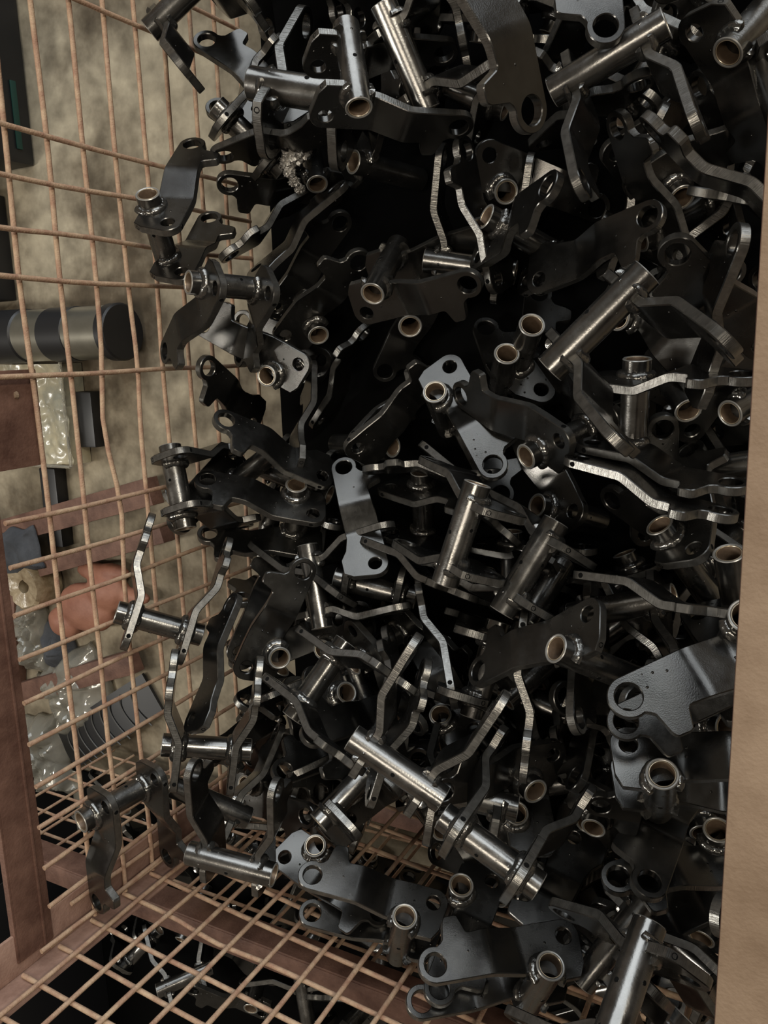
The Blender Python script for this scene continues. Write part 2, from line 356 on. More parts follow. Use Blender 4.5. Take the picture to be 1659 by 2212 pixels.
# ------------------------------------------------------------------ brackets placed in the pile
POSES = [
    (0.4258, -0.3235, -0.2802, -0.9353, -0.1882, 0.2491, 0.1666, 1.00, 'abt', 'grey satin bracket with pale bronze-lined tube end, face-up at the centre of the pile'),
    (0.4310, -0.4353, -0.2587, -0.0196, -0.4575, -0.8447, 0.2772, 1.00, 'abt', 'bracket standing on its tube beside the grey satin centre bracket, tapered arm pointing down right'),
    (0.1649, -0.5518, -0.2315, -0.3473, -0.4840, 0.7833, 0.1776, 1.00, 'abt', 'flat dark bracket lying face-up left of centre, notched tab pointing left'),
    (0.6272, -0.5814, -0.0349, 0.2703, 0.9046, 0.2775, -0.1777, 1.00, 'abt', 'large brown-grey bracket plate with round hole and tab, beside the tan crate rail'),
    (0.7502, -0.6721, -0.1368, 0.0924, 0.0508, -0.9151, 0.3892, 1.00, 'abt', 'large bracket with thick white-rimmed tube end under the brown-grey plate by the rail'),
    (0.2661, -0.9058, -0.0867, 0.8368, -0.5157, 0.1840, -0.0029, 1.00, 'abt', 'pale silver-lit bracket with tab pointing up, hanging over the bottom mesh'),
    (0.3171, -0.9754, -0.1595, -0.1632, -0.0612, -0.4573, -0.8721, 1.00, 'at', 'bracket end with bronze-lined tube tucked behind the pale silver-lit bracket'),
    (0.1952, -0.7568, -0.0468, -0.4490, 0.4582, -0.6383, 0.4255, 1.00, 'abt', 'U-shaped bracket with shiny tube at the bottom, lowest in the left corner'),
    (0.1341, -0.6497, -0.1035, 0.6201, 0.2440, -0.3752, -0.6444, 1.00, 'abt', 'U-shaped bracket with S-bent arms and short tube, above the lowest shiny tube'),
    (0.4550, -0.5967, -0.0756, 0.2906, -0.4100, 0.6373, -0.5842, 1.00, 'abt', 'bracket with bright slanting welded tube in the lower middle of the pile'),
    (0.5193, -0.7162, -0.1454, -0.6747, 0.0987, 0.6968, 0.2224, 1.00, 'abt', 'bracket with two long S-bent arms around a dark shiny tube, lower right'),
    (0.3880, -0.5573, -0.2531, -0.8094, -0.2457, 0.4650, 0.2615, 1.00, 'a', 'bracket showing one long ribbed S-bent arm edge running down the middle'),
    (0.3845, -0.6624, -0.2707, -0.7261, -0.4210, 0.3418, -0.4229, 1.00, 'abt', 'bracket with upright dark tube between two stubby plate ends right of the ribbed arm'),
    (0.3569, -0.4588, -0.2074, -0.5834, 0.7568, 0.1186, 0.2700, 1.00, 'abt', 'bracket with long upright grey tube with a pin hole, right of centre'),
    (0.4127, -0.4938, -0.2299, -0.4824, 0.8326, 0.0464, 0.2680, 1.00, 'abt', 'bracket with long slanting grey tube leaning right, beside the upright grey tube'),
    (0.1368, 0.0598, -0.1749, 0.1015, -0.3793, -0.4246, 0.8158, 1.00, 'abt', 'dark bracket with square-shouldered plate against the mesh at the top left'),
    (0.2059, 0.1004, -0.3603, -0.1771, 0.6788, -0.3961, 0.5924, 1.35, 'abt', 'bracket with a broad gleaming tube lying sideways near the top, arm rising behind'),
    (0.3776, -0.0124, -0.2634, 0.1882, 0.3087, -0.4616, 0.8101, 1.00, 'abt', 'bracket with short upright chrome-bright tube and round plate eye at the top'),
    (0.4535, 0.0277, -0.1703, -0.2472, -0.0893, -0.8006, 0.5385, 1.00, 'abt', 'bracket with the longest chrome-bright leaning tube at the top'),
    (0.3448, -0.0086, -0.3138, -0.1864, 0.1980, -0.9582, 0.0887, 1.00, 'bt', 'bracket seen only by an oval tube mouth with pale rim below the chrome tubes'),
    (0.0490, -0.0360, -0.2944, -0.3625, 0.8411, -0.2047, -0.3454, 1.00, 'bt', 'dark bracket with grey tube and a lump of crusty weld slag at its side'),
    (0.2162, -0.1293, -0.3435, 0.0285, 0.3827, -0.8010, 0.4595, 1.00, 'b', 'large black plate with a stepped edge and dark eye left of the upper middle'),
    (0.0473, -0.1181, -0.2477, 0.6013, 0.5501, 0.5595, -0.1511, 1.00, 'a', 'bracket with crooked arm edge and square tab beside the weld slag lump'),
    (0.0380, -0.0754, -0.2545, 0.6437, -0.4206, -0.1787, -0.6139, 1.00, 'abt', 'bracket with open bronze tube end leaning on the mesh at the upper left'),
    (0.0452, -0.2834, -0.2303, 0.1091, 0.9273, 0.2828, 0.2196, 1.00, 'abt', 'bracket with pale tube end and bent plate eye hooked on the left mesh'),
    (0.0226, -0.2444, -0.3024, 0.9673, 0.0089, 0.0580, -0.2466, 1.00, 'abt', 'wide grey satin bent plate bracket with welded bronze tube end, left of centre'),
    (0.2071, -0.1501, -0.3280, -0.1828, -0.3380, 0.8222, 0.4199, 1.00, 'abt', 'black bracket face with collared bronze tube end above the wide satin bent plate'),
    (0.4019, -0.1889, -0.2780, 0.0793, -0.0251, 0.3008, -0.9501, 1.00, 'abt', 'dark bracket lying level with bronze tube end at its left and eye at its right'),
    (0.4018, -0.0852, -0.3009, -0.4476, 0.4245, -0.6657, 0.4200, 1.00, 'abt', 'bracket with level grey tube and a slim arm rising from its weld, upper middle'),
    (0.5381, -0.1576, -0.2296, 0.0548, 0.3076, -0.2341, -0.9206, 1.00, 'abt', 'brown-grey bracket tilted upright with pale bronze tube mouth, upper right of centre'),
    (0.4746, -0.1185, -0.4258, -0.3381, 0.1910, 0.9183, 0.0764, 1.00, 'bt', 'bracket end with round eye half hidden behind the tilted brown-grey bracket'),
    (0.4962, -0.1027, -0.0547, -0.4846, -0.4705, -0.2369, -0.6984, 1.00, 'a', 'long brown-grey plate hanging from the top edge with round eye and bright cut tab'),
    (0.5993, -0.1279, -0.1379, -0.1955, 0.5553, 0.4325, -0.6829, 1.00, 'abt', 'dark bracket with ribbed plate edge and broad tube right of the long hanging plate'),
    (0.7196, -0.0883, -0.3193, 0.4983, 0.0216, -0.4102, 0.7635, 1.00, 'at', 'large black bracket in the top right corner with dark tube end facing out'),
    (0.6521, -0.0778, -0.1442, -0.6855, -0.6040, 0.2270, 0.3374, 1.00, 'a', 'bracket showing a broad brown arm edge with square tab, upper right'),
    (0.6249, -0.1929, -0.2802, 0.5677, 0.7330, 0.1923, -0.3217, 1.00, 'b', 'dark bracket with stubby rounded arm end just below the broad brown arm edge'),
    (0.7281, -0.2164, -0.1462, -0.4332, 0.3707, -0.7612, 0.3090, 1.00, 'b', 'bracket seen as one straight slim grey arm edge near the right rail'),
    (0.6276, -0.1783, -0.1934, -0.2579, 0.8405, -0.4304, -0.2047, 1.00, 'b', 'black bracket with rounded bright-edged eye, right of the upper middle'),
    (0.6524, -0.3174, -0.0155, 0.0301, 0.4700, 0.4406, -0.7642, 1.00, 'abt', 'bracket with long bare tube slanting from lower left to upper right on the right side'),
    (0.6854, -0.3665, -0.1814, 0.1375, -0.0823, 0.6417, 0.7500, 1.00, 'abt', 'bracket with upright tube and level wavy arm edge, right side below the slanting tube'),
    (0.6844, -0.3888, -0.1658, -0.1432, 0.0292, -0.6877, -0.7111, 1.00, 'b', 'bracket with brightest white-lit wavy arm edge on the right side'),
    (0.6961, -0.4684, -0.1367, -0.1165, 0.1392, -0.7898, -0.5859, 1.00, 'b', 'bracket with brown wavy arm edge below the white-lit one'),
    (0.6544, -0.4398, -0.3138, -0.6862, 0.2212, 0.4716, 0.5076, 1.00, 'at', 'dark bracket with oval bronze tube mouth under the white-lit wavy arm'),
    (0.7357, -0.5588, -0.0894, -0.3813, 0.3089, -0.4443, -0.7495, 1.00, 'bt', 'bracket with grey upright tube half hidden under the tan rail'),
    (0.4891, -0.6347, -0.1642, -0.8863, 0.3238, 0.2230, -0.2446, 1.00, 'at', 'grey curved bracket with bright bronze tube mouth seen edge-on, right of centre'),
    (0.4511, -0.3970, -0.3827, -0.8725, 0.0361, 0.2983, 0.3853, 1.00, 'at', 'bracket with narrow bronze tube mouth and slotted eye below the grey satin centre bracket'),
    (0.4065, -0.5121, -0.2871, 0.1298, -0.0313, 0.6031, 0.7864, 1.00, 'abt', 'bracket with wavy arm edge and pin hole over a short upright tube, centre'),
    (0.3004, -0.5449, -0.2387, -0.1620, 0.0767, -0.6096, 0.7722, 1.00, 'abt', 'bracket with upright tube behind the flat dark plate and two arms reaching right'),
    (0.2326, -0.5657, -0.3734, -0.8037, 0.0929, 0.5832, 0.0727, 1.00, 'abt', 'black bracket end with double rounded edge beside the flat dark plate'),
    (0.4193, -0.5164, -0.2355, 0.1304, 0.0137, 0.8299, 0.5422, 1.00, 'b', 'bracket with ribbed curved arm edge slanting into the long ribbed arm'),
    (0.3534, -0.6799, -0.1039, 0.1737, 0.0636, 0.8870, 0.4230, 1.00, 'abt', 'bracket with two parallel wavy arm edges and slanting dark tube, lower left of centre'),
    (0.2577, -0.6487, -0.2120, 0.7693, 0.3670, -0.4649, -0.2396, 1.00, 'b', 'bracket with small curled eye and thin arm edge between the wavy arms'),
    (0.3470, -0.6152, -0.1227, 0.5896, 0.2175, -0.4693, -0.6204, 1.00, 'b', 'bracket showing a knuckled arm end beside the long ribbed arm foot'),
    (0.4028, -0.7160, -0.1069, -0.9040, -0.0222, -0.4225, 0.0615, 1.00, 'at', 'black bracket with round brown tube mouth facing up in the dark lower right'),
    (0.4651, -0.6921, -0.0999, -0.5295, -0.4604, -0.6437, -0.3055, 1.00, 'a', 'dark bracket with two faint square edges, lower right of centre'),
    (0.6296, -0.8095, -0.0937, 0.6584, -0.3449, 0.4559, 0.4896, 1.00, 'a', 'black bracket with square tab and curved eye edge, lower right'),
    (0.5634, -0.8364, -0.0231, -0.2850, 0.9165, 0.2319, 0.1582, 1.00, 'abt', 'bracket with thick dark tube at the lower right corner'),
    (0.6268, -0.9197, -0.0937, -0.3951, 0.8202, -0.4025, -0.0956, 1.00, 'a', 'bracket with pale straight arm edge at the bottom right by the rail'),
    (0.4473, -0.8997, -0.0164, 0.8164, -0.4648, 0.3026, 0.1608, 1.00, 'abt', 'grey satin bracket with round eyes and tab at the bottom edge'),
    (0.4310, -0.9722, -0.0647, 0.2914, 0.6437, 0.5270, -0.4723, 1.00, 'bt', 'brown-lit bracket with bronze tube mouth above the bottom satin bracket'),
    (0.0467, -0.4676, -0.2676, -0.5524, 0.5131, 0.5732, 0.3210, 1.00, 'abt', 'bracket with upright tube standing against the left mesh, middle height'),
    (0.0536, -0.4829, -0.2036, 0.4752, 0.8438, 0.0248, -0.2481, 1.00, 'abt', 'black bracket left of centre with grey eye and bronze ring at opposite ends'),
    (0.0588, -0.5098, -0.1546, -0.7044, -0.0699, 0.4365, 0.5553, 1.00, 'abt', 'bracket leaning on the left mesh with level tube between two upright arms'),
    (0.1590, -0.6138, -0.1717, 0.0625, 0.6847, -0.6033, 0.4041, 1.00, 'b', 'black bracket with curled bright eye edge left of the flat dark plate'),
    (0.0345, -0.9209, -0.0383, 0.0441, 0.7532, 0.6465, 0.1132, 1.00, 'abt', 'bracket in the lower left corner with thick tube end pointing at the mesh'),
    (0.0985, -0.7642, -0.1903, -0.0026, 0.6831, -0.5374, 0.4945, 1.00, 'at', 'black bracket with bronze tube mouth inside the lowest U-shaped bracket'),
    (0.3816, -0.3389, -0.2729, -0.2621, -0.2424, 0.8505, 0.3862, 1.00, 'a', 'loose arm with wavy edge crossing a short tube, left of the grey satin centre bracket'),
    (0.2452, -0.3336, -0.3966, -0.5805, -0.2356, 0.7632, 0.1582, 1.00, 'bt', 'dark bracket with bronze tube mouth beneath the wavy arm left of the satin centre bracket'),
    (0.2477, -0.2972, -0.3527, -0.2543, -0.3261, 0.6033, 0.6819, 1.00, 'a', 'bracket with slim curved arm edge and pin hole at its lower tip, left of centre'),
    (0.1033, -0.3031, -0.2997, -0.1040, 0.7826, -0.4901, 0.3696, 1.00, 'a', 'bracket with straight white-lit cut edge beside the slim curved arm'),
    (0.2496, -0.3345, -0.3379, -0.3093, 0.8219, 0.4698, -0.0901, 1.00, 'at', 'bracket with narrow bronze tube mouth and thin arm pointing down left, above centre'),
    (0.2060, -0.4689, -0.3133, -0.7714, 0.3821, 0.1039, 0.4981, 1.00, 'a', 'black bracket plate with round eye above the wavy arm over the short tube'),
    (0.2776, -0.4777, -0.2534, -0.7860, -0.5797, -0.1852, 0.1089, 1.00, 'b', 'bracket with short level arm end just right of the black plate eye'),
    (0.4711, -0.4623, -0.2811, 0.2053, 0.2039, 0.8228, 0.4892, 1.00, 'b', 'bracket with dim bent arm edge under the tapered arm'),
    (-0.0035, -0.2938, -0.2351, -0.1347, -0.6928, 0.2661, 0.6565, 1.00, 'b', 'black bracket with hooked eye hanging on the left mesh wire'),
    (0.0721, -0.3991, -0.1999, 0.4319, 0.8044, -0.0496, -0.4049, 1.00, 'b', 'black bracket silhouette with open eye and stepped tab against the mesh, left of centre'),
    (0.0830, -0.4662, -0.1559, 0.6606, -0.0601, 0.6678, 0.3376, 1.00, 'bt', 'bracket with short dark tube slanting above the grey eye, left of centre'),
    (0.1256, -0.5032, -0.2620, -0.4903, 0.8407, -0.1680, 0.1573, 1.00, 'b', 'bracket with small pale cut edge above the notched flat plate'),
    (0.3916, -0.2356, -0.3400, 0.7644, -0.3791, -0.0170, -0.5212, 1.00, 'bt', 'dark bracket with short upright tube and dim arm above the grey satin centre bracket'),
    (0.4615, -0.2015, -0.3421, 0.6403, -0.3595, -0.0355, -0.6779, 1.00, 'bt', 'black bracket with flat oval tube mouth, right of the dim upper arm'),
    (0.6083, -0.1797, -0.2887, -0.1008, -0.1483, 0.1437, 0.9732, 1.00, 'a', 'large dark plate with faint eye and tab, right of the tilted brown-grey bracket'),
    (0.5145, -0.9487, -0.1442, 0.6715, -0.3423, 0.3972, 0.5236, 1.00, 'a', 'black bracket with curved bright eye edge beside the bottom satin bracket'),
    (0.6678, -0.7102, 0.0108, 0.7986, -0.2102, 0.5460, -0.1414, 1.00, 'a', 'bracket with brown rounded eye edge peeping from under the rail at the bottom right'),
    (0.5459, -0.0316, -0.2118, -0.6501, -0.0466, -0.2320, -0.7221, 1.00, 'a', 'dark bracket with wide open eye at the top edge right of the hanging plate'),
    (0.3388, 0.0111, -0.2742, 0.2439, 0.6516, 0.4793, 0.5349, 1.00, 'a', 'bracket with ribbed white-lit arm edge at the very top'),
    (0.4376, -0.0718, -0.2620, 0.4318, 0.6158, -0.4701, -0.4618, 1.00, 'a', 'bracket with knuckled brown arm edge curving down to the pale bronze tube mouth'),
    (0.0376, 0.0596, -0.2917, 0.8905, -0.3414, 0.1611, -0.2539, 1.00, 'abt', 'dark bracket in shadow at the top left with a small bright hooked tab edge'),
    (0.1423, 0.0557, -0.3420, 0.6124, -0.0610, -0.4945, -0.6138, 1.00, 'abt', 'black bracket with glinting knuckles beside the mesh below the top left corner'),
    (0.1038, -0.0930, -0.2267, -0.6047, 0.7815, 0.0405, -0.1480, 1.00, 'a', 'bracket arm with level wavy edge just above the crusty weld slag lump'),
]
FILL = [
    (0.2393, -0.8305, -0.1915, -0.5064, -0.1914, -0.5273, -0.6549),
    (0.6934, -0.8417, -0.2209, -0.3462, -0.5027, 0.6712, 0.4206),
    (0.6607, -0.8407, -0.2958, 0.0350, -0.2215, -0.9642, -0.1413),
    (0.5897, -0.7568, -0.1874, -0.3907, 0.5584, -0.0787, -0.7276),
    (0.4613, -0.7028, -0.3151, 0.2462, 0.4336, -0.5810, -0.6433),
    (0.6218, -0.6627, -0.2018, -0.4674, -0.1023, -0.6481, -0.5924),
    (0.6844, -0.5551, -0.3405, -0.0991, 0.4949, -0.6407, 0.5786),
    (0.2147, -0.8747, -0.2180, -0.0422, -0.0731, 0.1088, 0.9905),
    (0.4278, -0.7805, -0.3177, -0.6887, 0.4617, 0.1103, 0.5480),
    (0.4765, 0.0489, -0.3180, 0.7627, 0.5839, -0.1922, -0.2007),
    (0.0750, -0.7152, -0.3039, 0.9725, -0.0609, 0.0339, 0.2222),
    (0.3179, -0.7959, -0.2929, 0.3453, -0.1361, 0.0331, -0.9280),
    (0.5794, -0.8991, -0.2709, -0.1888, 0.9777, 0.0430, 0.0813),
    (0.3849, 0.1503, -0.3354, 0.6778, 0.6926, -0.1097, -0.2210),
    (0.6521, -0.6762, -0.3178, 0.8053, 0.1922, 0.0743, 0.5558),
    (0.6117, -0.6196, -0.1145, -0.1117, 0.6266, 0.3168, -0.7032),
    (0.6804, -0.2422, -0.2851, -0.4819, 0.0687, -0.3478, 0.8013),
    (0.4803, -0.6516, -0.3308, -0.6501, -0.1387, 0.3401, -0.6652),
    (0.6567, -0.3256, -0.3095, 0.1401, 0.3796, 0.9134, 0.0438),
    (0.6210, -0.8987, -0.2536, -0.2812, -0.2509, 0.9159, -0.1380),
    (0.0871, -0.5474, -0.3517, -0.6759, 0.4707, 0.4671, -0.3216),
    (0.5106, -0.5761, -0.3349, 0.0789, -0.0684, 0.7031, 0.7034),
    (0.2958, -0.6991, -0.3304, -0.8154, 0.4247, 0.1077, 0.3783),
    (0.4060, -0.9413, -0.2656, 0.2857, -0.4703, -0.8025, 0.2306),
    (0.4742, 0.0833, -0.3179, 0.2114, -0.0269, 0.6388, 0.7393),
    (0.3606, -0.7161, -0.2595, -0.1270, -0.2956, -0.9280, -0.1879),
    (0.2254, -0.7563, -0.1313, 0.7574, -0.3502, 0.5104, 0.2079),
    (0.5814, -0.4318, -0.3117, 0.9333, 0.2332, -0.1707, -0.2132),
    (0.5790, 0.0683, -0.2959, 0.9269, 0.3163, 0.1891, 0.0714),
    (0.4740, -0.6268, -0.3515, 0.6736, 0.7096, 0.1250, 0.1645),
    (0.6059, -0.8342, -0.1303, -0.4867, -0.8188, -0.2402, 0.1870),
    (0.4193, -0.8501, -0.2955, 0.1950, -0.1602, 0.7782, -0.5751),
    (0.6747, -0.0459, -0.3432, -0.2066, -0.1911, 0.8753, 0.3931),
    (0.2451, -0.8700, -0.2219, -0.1588, 0.8515, 0.3887, 0.3142),
    (0.6892, -0.3260, -0.3527, -0.4176, 0.6128, -0.2395, 0.6267),
    (0.4157, -0.7499, -0.2290, 0.0093, 0.7913, -0.1201, 0.5995),
    (0.6233, -0.6151, -0.3560, -0.6827, -0.5568, 0.2940, 0.3709),
    (0.6273, -0.0864, -0.3262, 0.4224, 0.2933, -0.5234, -0.6794),
    (0.0718, -0.6557, -0.2299, -0.5984, 0.4166, -0.5045, -0.4624),
    (0.6211, 0.1679, -0.3088, 0.1450, 0.5770, -0.7274, -0.3420),
    (0.6507, -0.8463, -0.3168, -0.0001, -0.0058, 0.0830, -0.9965),
    (0.0623, -0.8483, -0.3036, -0.9444, -0.1209, 0.1885, -0.2408),
    (0.1249, -0.9299, -0.3044, 0.6457, 0.4900, 0.4796, 0.3360),
    (0.7022, -0.9177, -0.0937, -0.0713, 0.2537, 0.4672, -0.8440),
    (0.6121, 0.1137, -0.2901, -0.4276, -0.6428, -0.6192, -0.1435),
    (0.4313, -0.9246, -0.3005, -0.6674, 0.7368, -0.0949, -0.0520),
    (0.3566, 0.0536, -0.3606, 0.7392, -0.4643, -0.4818, 0.0769),
    (0.2597, 0.1153, -0.3549, -0.5325, -0.4721, -0.4394, -0.5482),
    (0.1575, -0.7550, -0.2299, -0.0526, 0.8053, -0.1388, -0.5739),
    (0.4698, -0.7356, -0.2115, 0.6324, -0.3702, 0.6742, -0.0923),
    (0.1408, 0.1220, -0.3448, 0.4251, 0.5737, 0.4644, 0.5239),
    (0.5820, -0.6177, -0.1230, 0.8727, -0.1915, 0.4470, -0.0435),
    (0.0690, -0.8892, -0.2262, -0.4831, 0.8537, -0.1166, -0.1555),
    (0.4395, -0.7729, -0.3469, -0.7104, 0.4032, 0.5318, -0.2235),
    (0.5348, -0.7444, -0.2772, 0.4591, -0.1008, -0.3639, 0.8042),
    (0.6350, -0.8457, 0.0228, -0.4318, 0.5531, -0.7045, -0.1065),
    (0.7155, -0.8979, -0.2978, 0.2492, 0.1358, 0.0791, -0.9556),
    (0.6931, -0.0978, -0.3613, 0.5534, -0.5288, -0.5749, -0.2892),
    (0.5903, -0.3535, -0.2975, 0.0112, 0.6906, -0.6721, -0.2668),
    (0.6660, -0.2376, -0.3098, -0.2670, 0.7016, -0.6548, 0.0874),
    (0.3804, -0.9333, -0.2726, 0.9481, -0.2538, -0.1882, 0.0354),
    (0.5562, -0.7551, -0.2460, 0.9718, 0.1587, 0.1529, -0.0843),
    (0.1845, -0.5554, -0.2740, -0.0424, -0.1978, -0.6501, 0.7324),
    (0.5644, 0.0042, -0.2490, 0.1290, -0.3308, 0.6671, 0.6549),
    (0.3002, -0.7130, -0.3413, -0.7205, -0.1789, 0.4020, 0.5360),
    (0.7084, 0.0291, -0.2814, 0.6136, -0.2720, -0.0830, 0.7366),
    (0.5936, -0.0600, -0.2803, 0.6764, 0.4040, -0.1103, -0.6059),
    (0.7299, -0.8356, -0.2570, -0.5739, 0.1088, -0.2090, -0.7843),
    (0.1802, -0.7557, -0.1694, -0.4840, 0.7114, -0.2185, -0.4603),
    (0.2357, 0.2253, -0.3496, 0.0911, 0.0339, 0.6723, 0.7339),
    (0.0883, -0.7694, -0.1680, 0.3521, 0.5779, 0.3067, -0.6693),
    (0.4009, 0.0744, -0.2756, 0.1856, 0.5084, -0.4368, -0.7186),
    (0.1919, -0.9147, -0.2208, -0.5990, -0.0539, -0.7833, 0.1576),
]
NEIGH = [
    (-0.5382, -1.1749, -0.4531, -0.6100, 0.7639, -0.1250, 0.1697),
    (-0.4005, -1.2986, -0.4481, 0.0672, 0.2509, -0.9635, -0.0655),
    (-0.4949, -1.4818, -0.5176, 0.8461, 0.3134, -0.3865, 0.1913),
    (-0.3714, -1.1754, -0.4652, -0.8962, -0.3160, 0.2929, 0.1060),
    (-0.3095, -1.2813, -0.4041, -0.1751, 0.7206, -0.6373, -0.2097),
    (-0.3492, -1.4191, -0.4642, -0.2077, 0.8765, -0.3165, 0.2974),
    (-0.2636, -1.1890, -0.4561, 0.3814, 0.9230, -0.0224, 0.0452),
    (-0.1673, -1.3828, -0.4925, -0.7064, 0.1306, 0.5884, -0.3711),
    (-0.2242, -1.4311, -0.4154, -0.0867, 0.9433, -0.2610, -0.1859),
    (-0.0593, -1.2502, -0.4238, 0.3078, -0.8269, -0.3718, 0.2885),
    (-0.1011, -1.3715, -0.4828, -0.9301, -0.2146, 0.1414, -0.2626),
    (-0.1024, -1.4747, -0.4033, -0.5847, 0.7841, -0.0121, -0.2076),
    (0.0442, -1.1898, -0.3940, 0.4871, 0.7355, 0.2257, -0.4132),
    (0.0421, -1.3320, -0.4141, -0.8985, -0.3669, -0.1976, 0.1382),
    (0.0680, -1.5441, -0.4611, -0.0031, 0.8390, 0.5234, 0.1491),
    (0.1915, -1.1830, -0.4488, -0.7088, 0.6891, -0.1164, 0.0961),
    (0.2552, -1.2728, -0.4748, -0.5063, -0.5057, 0.6890, 0.1150),
    (0.2546, -1.4106, -0.4585, 0.5165, 0.4692, -0.5726, -0.4303),
    (0.3340, -1.2022, -0.4159, -0.9303, 0.0897, -0.3486, -0.0706),
    (0.3953, -1.2813, -0.4104, -0.5306, -0.0946, -0.4007, 0.7409),
    (0.3836, -1.5466, -0.4623, -0.3588, 0.5193, 0.6889, -0.3563),
    (0.4698, -1.1470, -0.4212, 0.5747, 0.6551, -0.2576, -0.4175),
    (0.4459, -1.3652, -0.4524, -0.0865, 0.9519, 0.2857, -0.0695),
    (0.4596, -1.4334, -0.3958, -0.3289, 0.8414, -0.4010, -0.1518),
    (0.6065, -1.1881, -0.4275, -0.9034, 0.3703, -0.2084, 0.0582),
    (0.5834, -1.3078, -0.4209, -0.0941, -0.9769, 0.1717, 0.0856),
    (0.6062, -1.4541, -0.4240, -0.4189, -0.8942, 0.0109, 0.1575),
]
for x, y, z, qw, qx, qy, qz, sc, mode, lab in POSES:
    bracket((x, y, z), (qw, qx, qy, qz), lab, 'pivot brackets heaped in the crate', True, mode).scale = (sc, sc, sc)
for x, y, z, qw, qx, qy, qz in FILL:
    bracket((x, y, z), (qw, qx, qy, qz), 'black bracket buried in shadow beneath the upper layer of the heap', 'brackets buried in the heap', False)
for x, y, z, qw, qx, qy, qz in NEIGH:
    bracket((x, y, z), (qw, qx, qy, qz), 'black bracket in the neighbouring crate seen dimly through the bottom mesh', 'brackets in the neighbouring crate', False)
# weld slag lump
def lump(name, segs, m, amp, freq, voxel=None, sub=3):
    bm = bmesh.new()
    for c, r in segs:
        d = bmesh.ops.create_icosphere(bm, subdivisions=sub, radius=1)
        for v in d['verts']:
            n = v.co.normalized(); k = 1 + amp * noise.noise(n * freq + Vector(c) * 30)
            v.co = Vector(c) + Vector((n.x * r[0], n.y * r[1], n.z * r[2])) * k
    return finish(bm, name, 60)
tag(link('weld_slag', lump('weld_slag', [((0.1785, -0.0359, -0.2852), (0.0110, 0.0099, 0.0121)), ((0.1678, -0.0438, -0.2834), (0.0150, 0.0135, 0.0165)), ((0.1619, -0.0523, -0.2783), (0.0130, 0.0117, 0.0143)), ((0.1575, -0.0599, -0.2741), (0.0090, 0.0081, 0.0099)), ((0.1603, -0.0710, -0.2730), (0.0070, 0.0063, 0.0077)), ((0.1601, -0.0802, -0.2824), (0.0065, 0.0059, 0.0072)), ((0.1609, -0.0875, -0.2927), (0.0060, 0.0054, 0.0066))], SLAG, .5, 4.5, None, 4), None, (SLAG,)), 'crusty silver lump of weld slag on the upper left of the heap', 'slag')
# ------------------------------------------------------------------ neighbouring crate behind the near mesh
NC = empty('wire_crate', (.3, -1.5, GZ)); tag(NC, 'dark neighbouring wire crate seen through the bottom mesh', 'crate')
def npart(name, bm, m, parent=NC):
    for v in bm.verts: v.co -= Vector((.3, -1.5, GZ))
    return link(name, finish(bm, name, 30), parent, (m,))
nr = npart('rim', box_bm(-.9, .9, -1.085, -1.080, -.205, -.165, .001, box_bm(-.9, .9, -1.115, -1.083, -.168, -.164, .001)), RUSTF)
for k in range(26):
    npart('wire', tube_path(lin((-.5 + .055 * k, -1.088, -.17), (-.5 + .055 * k, -1.088, -.50), 5, k + 520, .002), .0026), RUSTW, nr)
for k in range(6):
    npart('wire', tube_path(lin((-.5, -1.092, -.23 - .05 * k), (.9, -1.092, -.23 - .05 * k), 16, k + 560, .003), .0026), RUSTW, nr)
npart('shade_base_sheet', box_bm(-1.2, .9, -2.3, -1.17, GZ + .004, GZ + .008, .001), SHADEB)  # added sheet, black painted in for the shade beyond the mesh
npart('side_sheet', box_bm(-.62, -.616, -2.3, -1.30, GZ + .01, -.25, .001), BLACKP)
# ------------------------------------------------------------------ things on the concrete beyond the left mesh
def thing(name, label, cat, loc, group=None):
    o = empty(name, loc); tag(o, label, cat, group); return o
def sub(parent, name, bm, m, smooth=35):
    L = Vector(parent.location)
    if parent.parent: L = L + Vector(parent.parent.location)
    for v in bm.verts: v.co -= L
    return link(name, finish(bm, name, smooth), parent, (m,))
def xcyl(x0, x1, y, z, r, seg=40, bev=.003):
    bm = lathe([(.0005, x0, 0), (r - bev, x0, 0), (r, x0 + bev, 0), (r, x1 - bev, 0), (r - bev, x1, 0), (.0005, x1, 0)], seg)
    for v in bm.verts: v.co = Vector((v.co.z, v.co.x + y, v.co.y + z))
    return bm
RO = thing('steel_roller', 'steel roller with black rubber bands lying on concrete behind the mesh', 'roller', (-.6, -.245, GZ))
sub(RO, 'roller_barrel', xcyl(-.86, -.335, -.245, GZ + .056, .047), STEEL)
for a, b, r in ((-.80, -.565, .050), (-.500, -.433, .0485), (-.354, -.330, .0495)):
    sub(RO, 'rubber_band', xcyl(a, b, -.245, GZ + .056, r), BLACKP)
BX = thing('foam_block', 'cream foam block shrink-wrapped in crinkled clear plastic behind the latch plate', 'package', (-.60, -.39, GZ))
bm = grid(48, 44, -.70, -.500, -.487, -.297, lambda x, y: GZ + .05 + .010 * noise.noise(Vector((x * 26, y * 26, 1))) + .006 * noise.noise(Vector((x * 70, y * 70, 3))))
ex = bmesh.ops.extrude_face_region(bm, geom=bm.faces[:])
for v in [g for g in ex['geom'] if isinstance(g, bmesh.types.BMVert)]: v.co.z = GZ + .003
sub(BX, 'foam_body', bm, CREAM, 60)
sub(BX, 'plastic_rim', tube_path([(-.497, -.294, GZ + .055), (-.497, -.40, GZ + .056), (-.497, -.489, GZ + .055)], .003, 8), CLEAR)
sub(BX, 'plastic_rim', tube_path([(-.70, -.490, GZ + .055), (-.60, -.490, GZ + .056), (-.50, -.490, GZ + .055)], .003, 8), CLEAR)
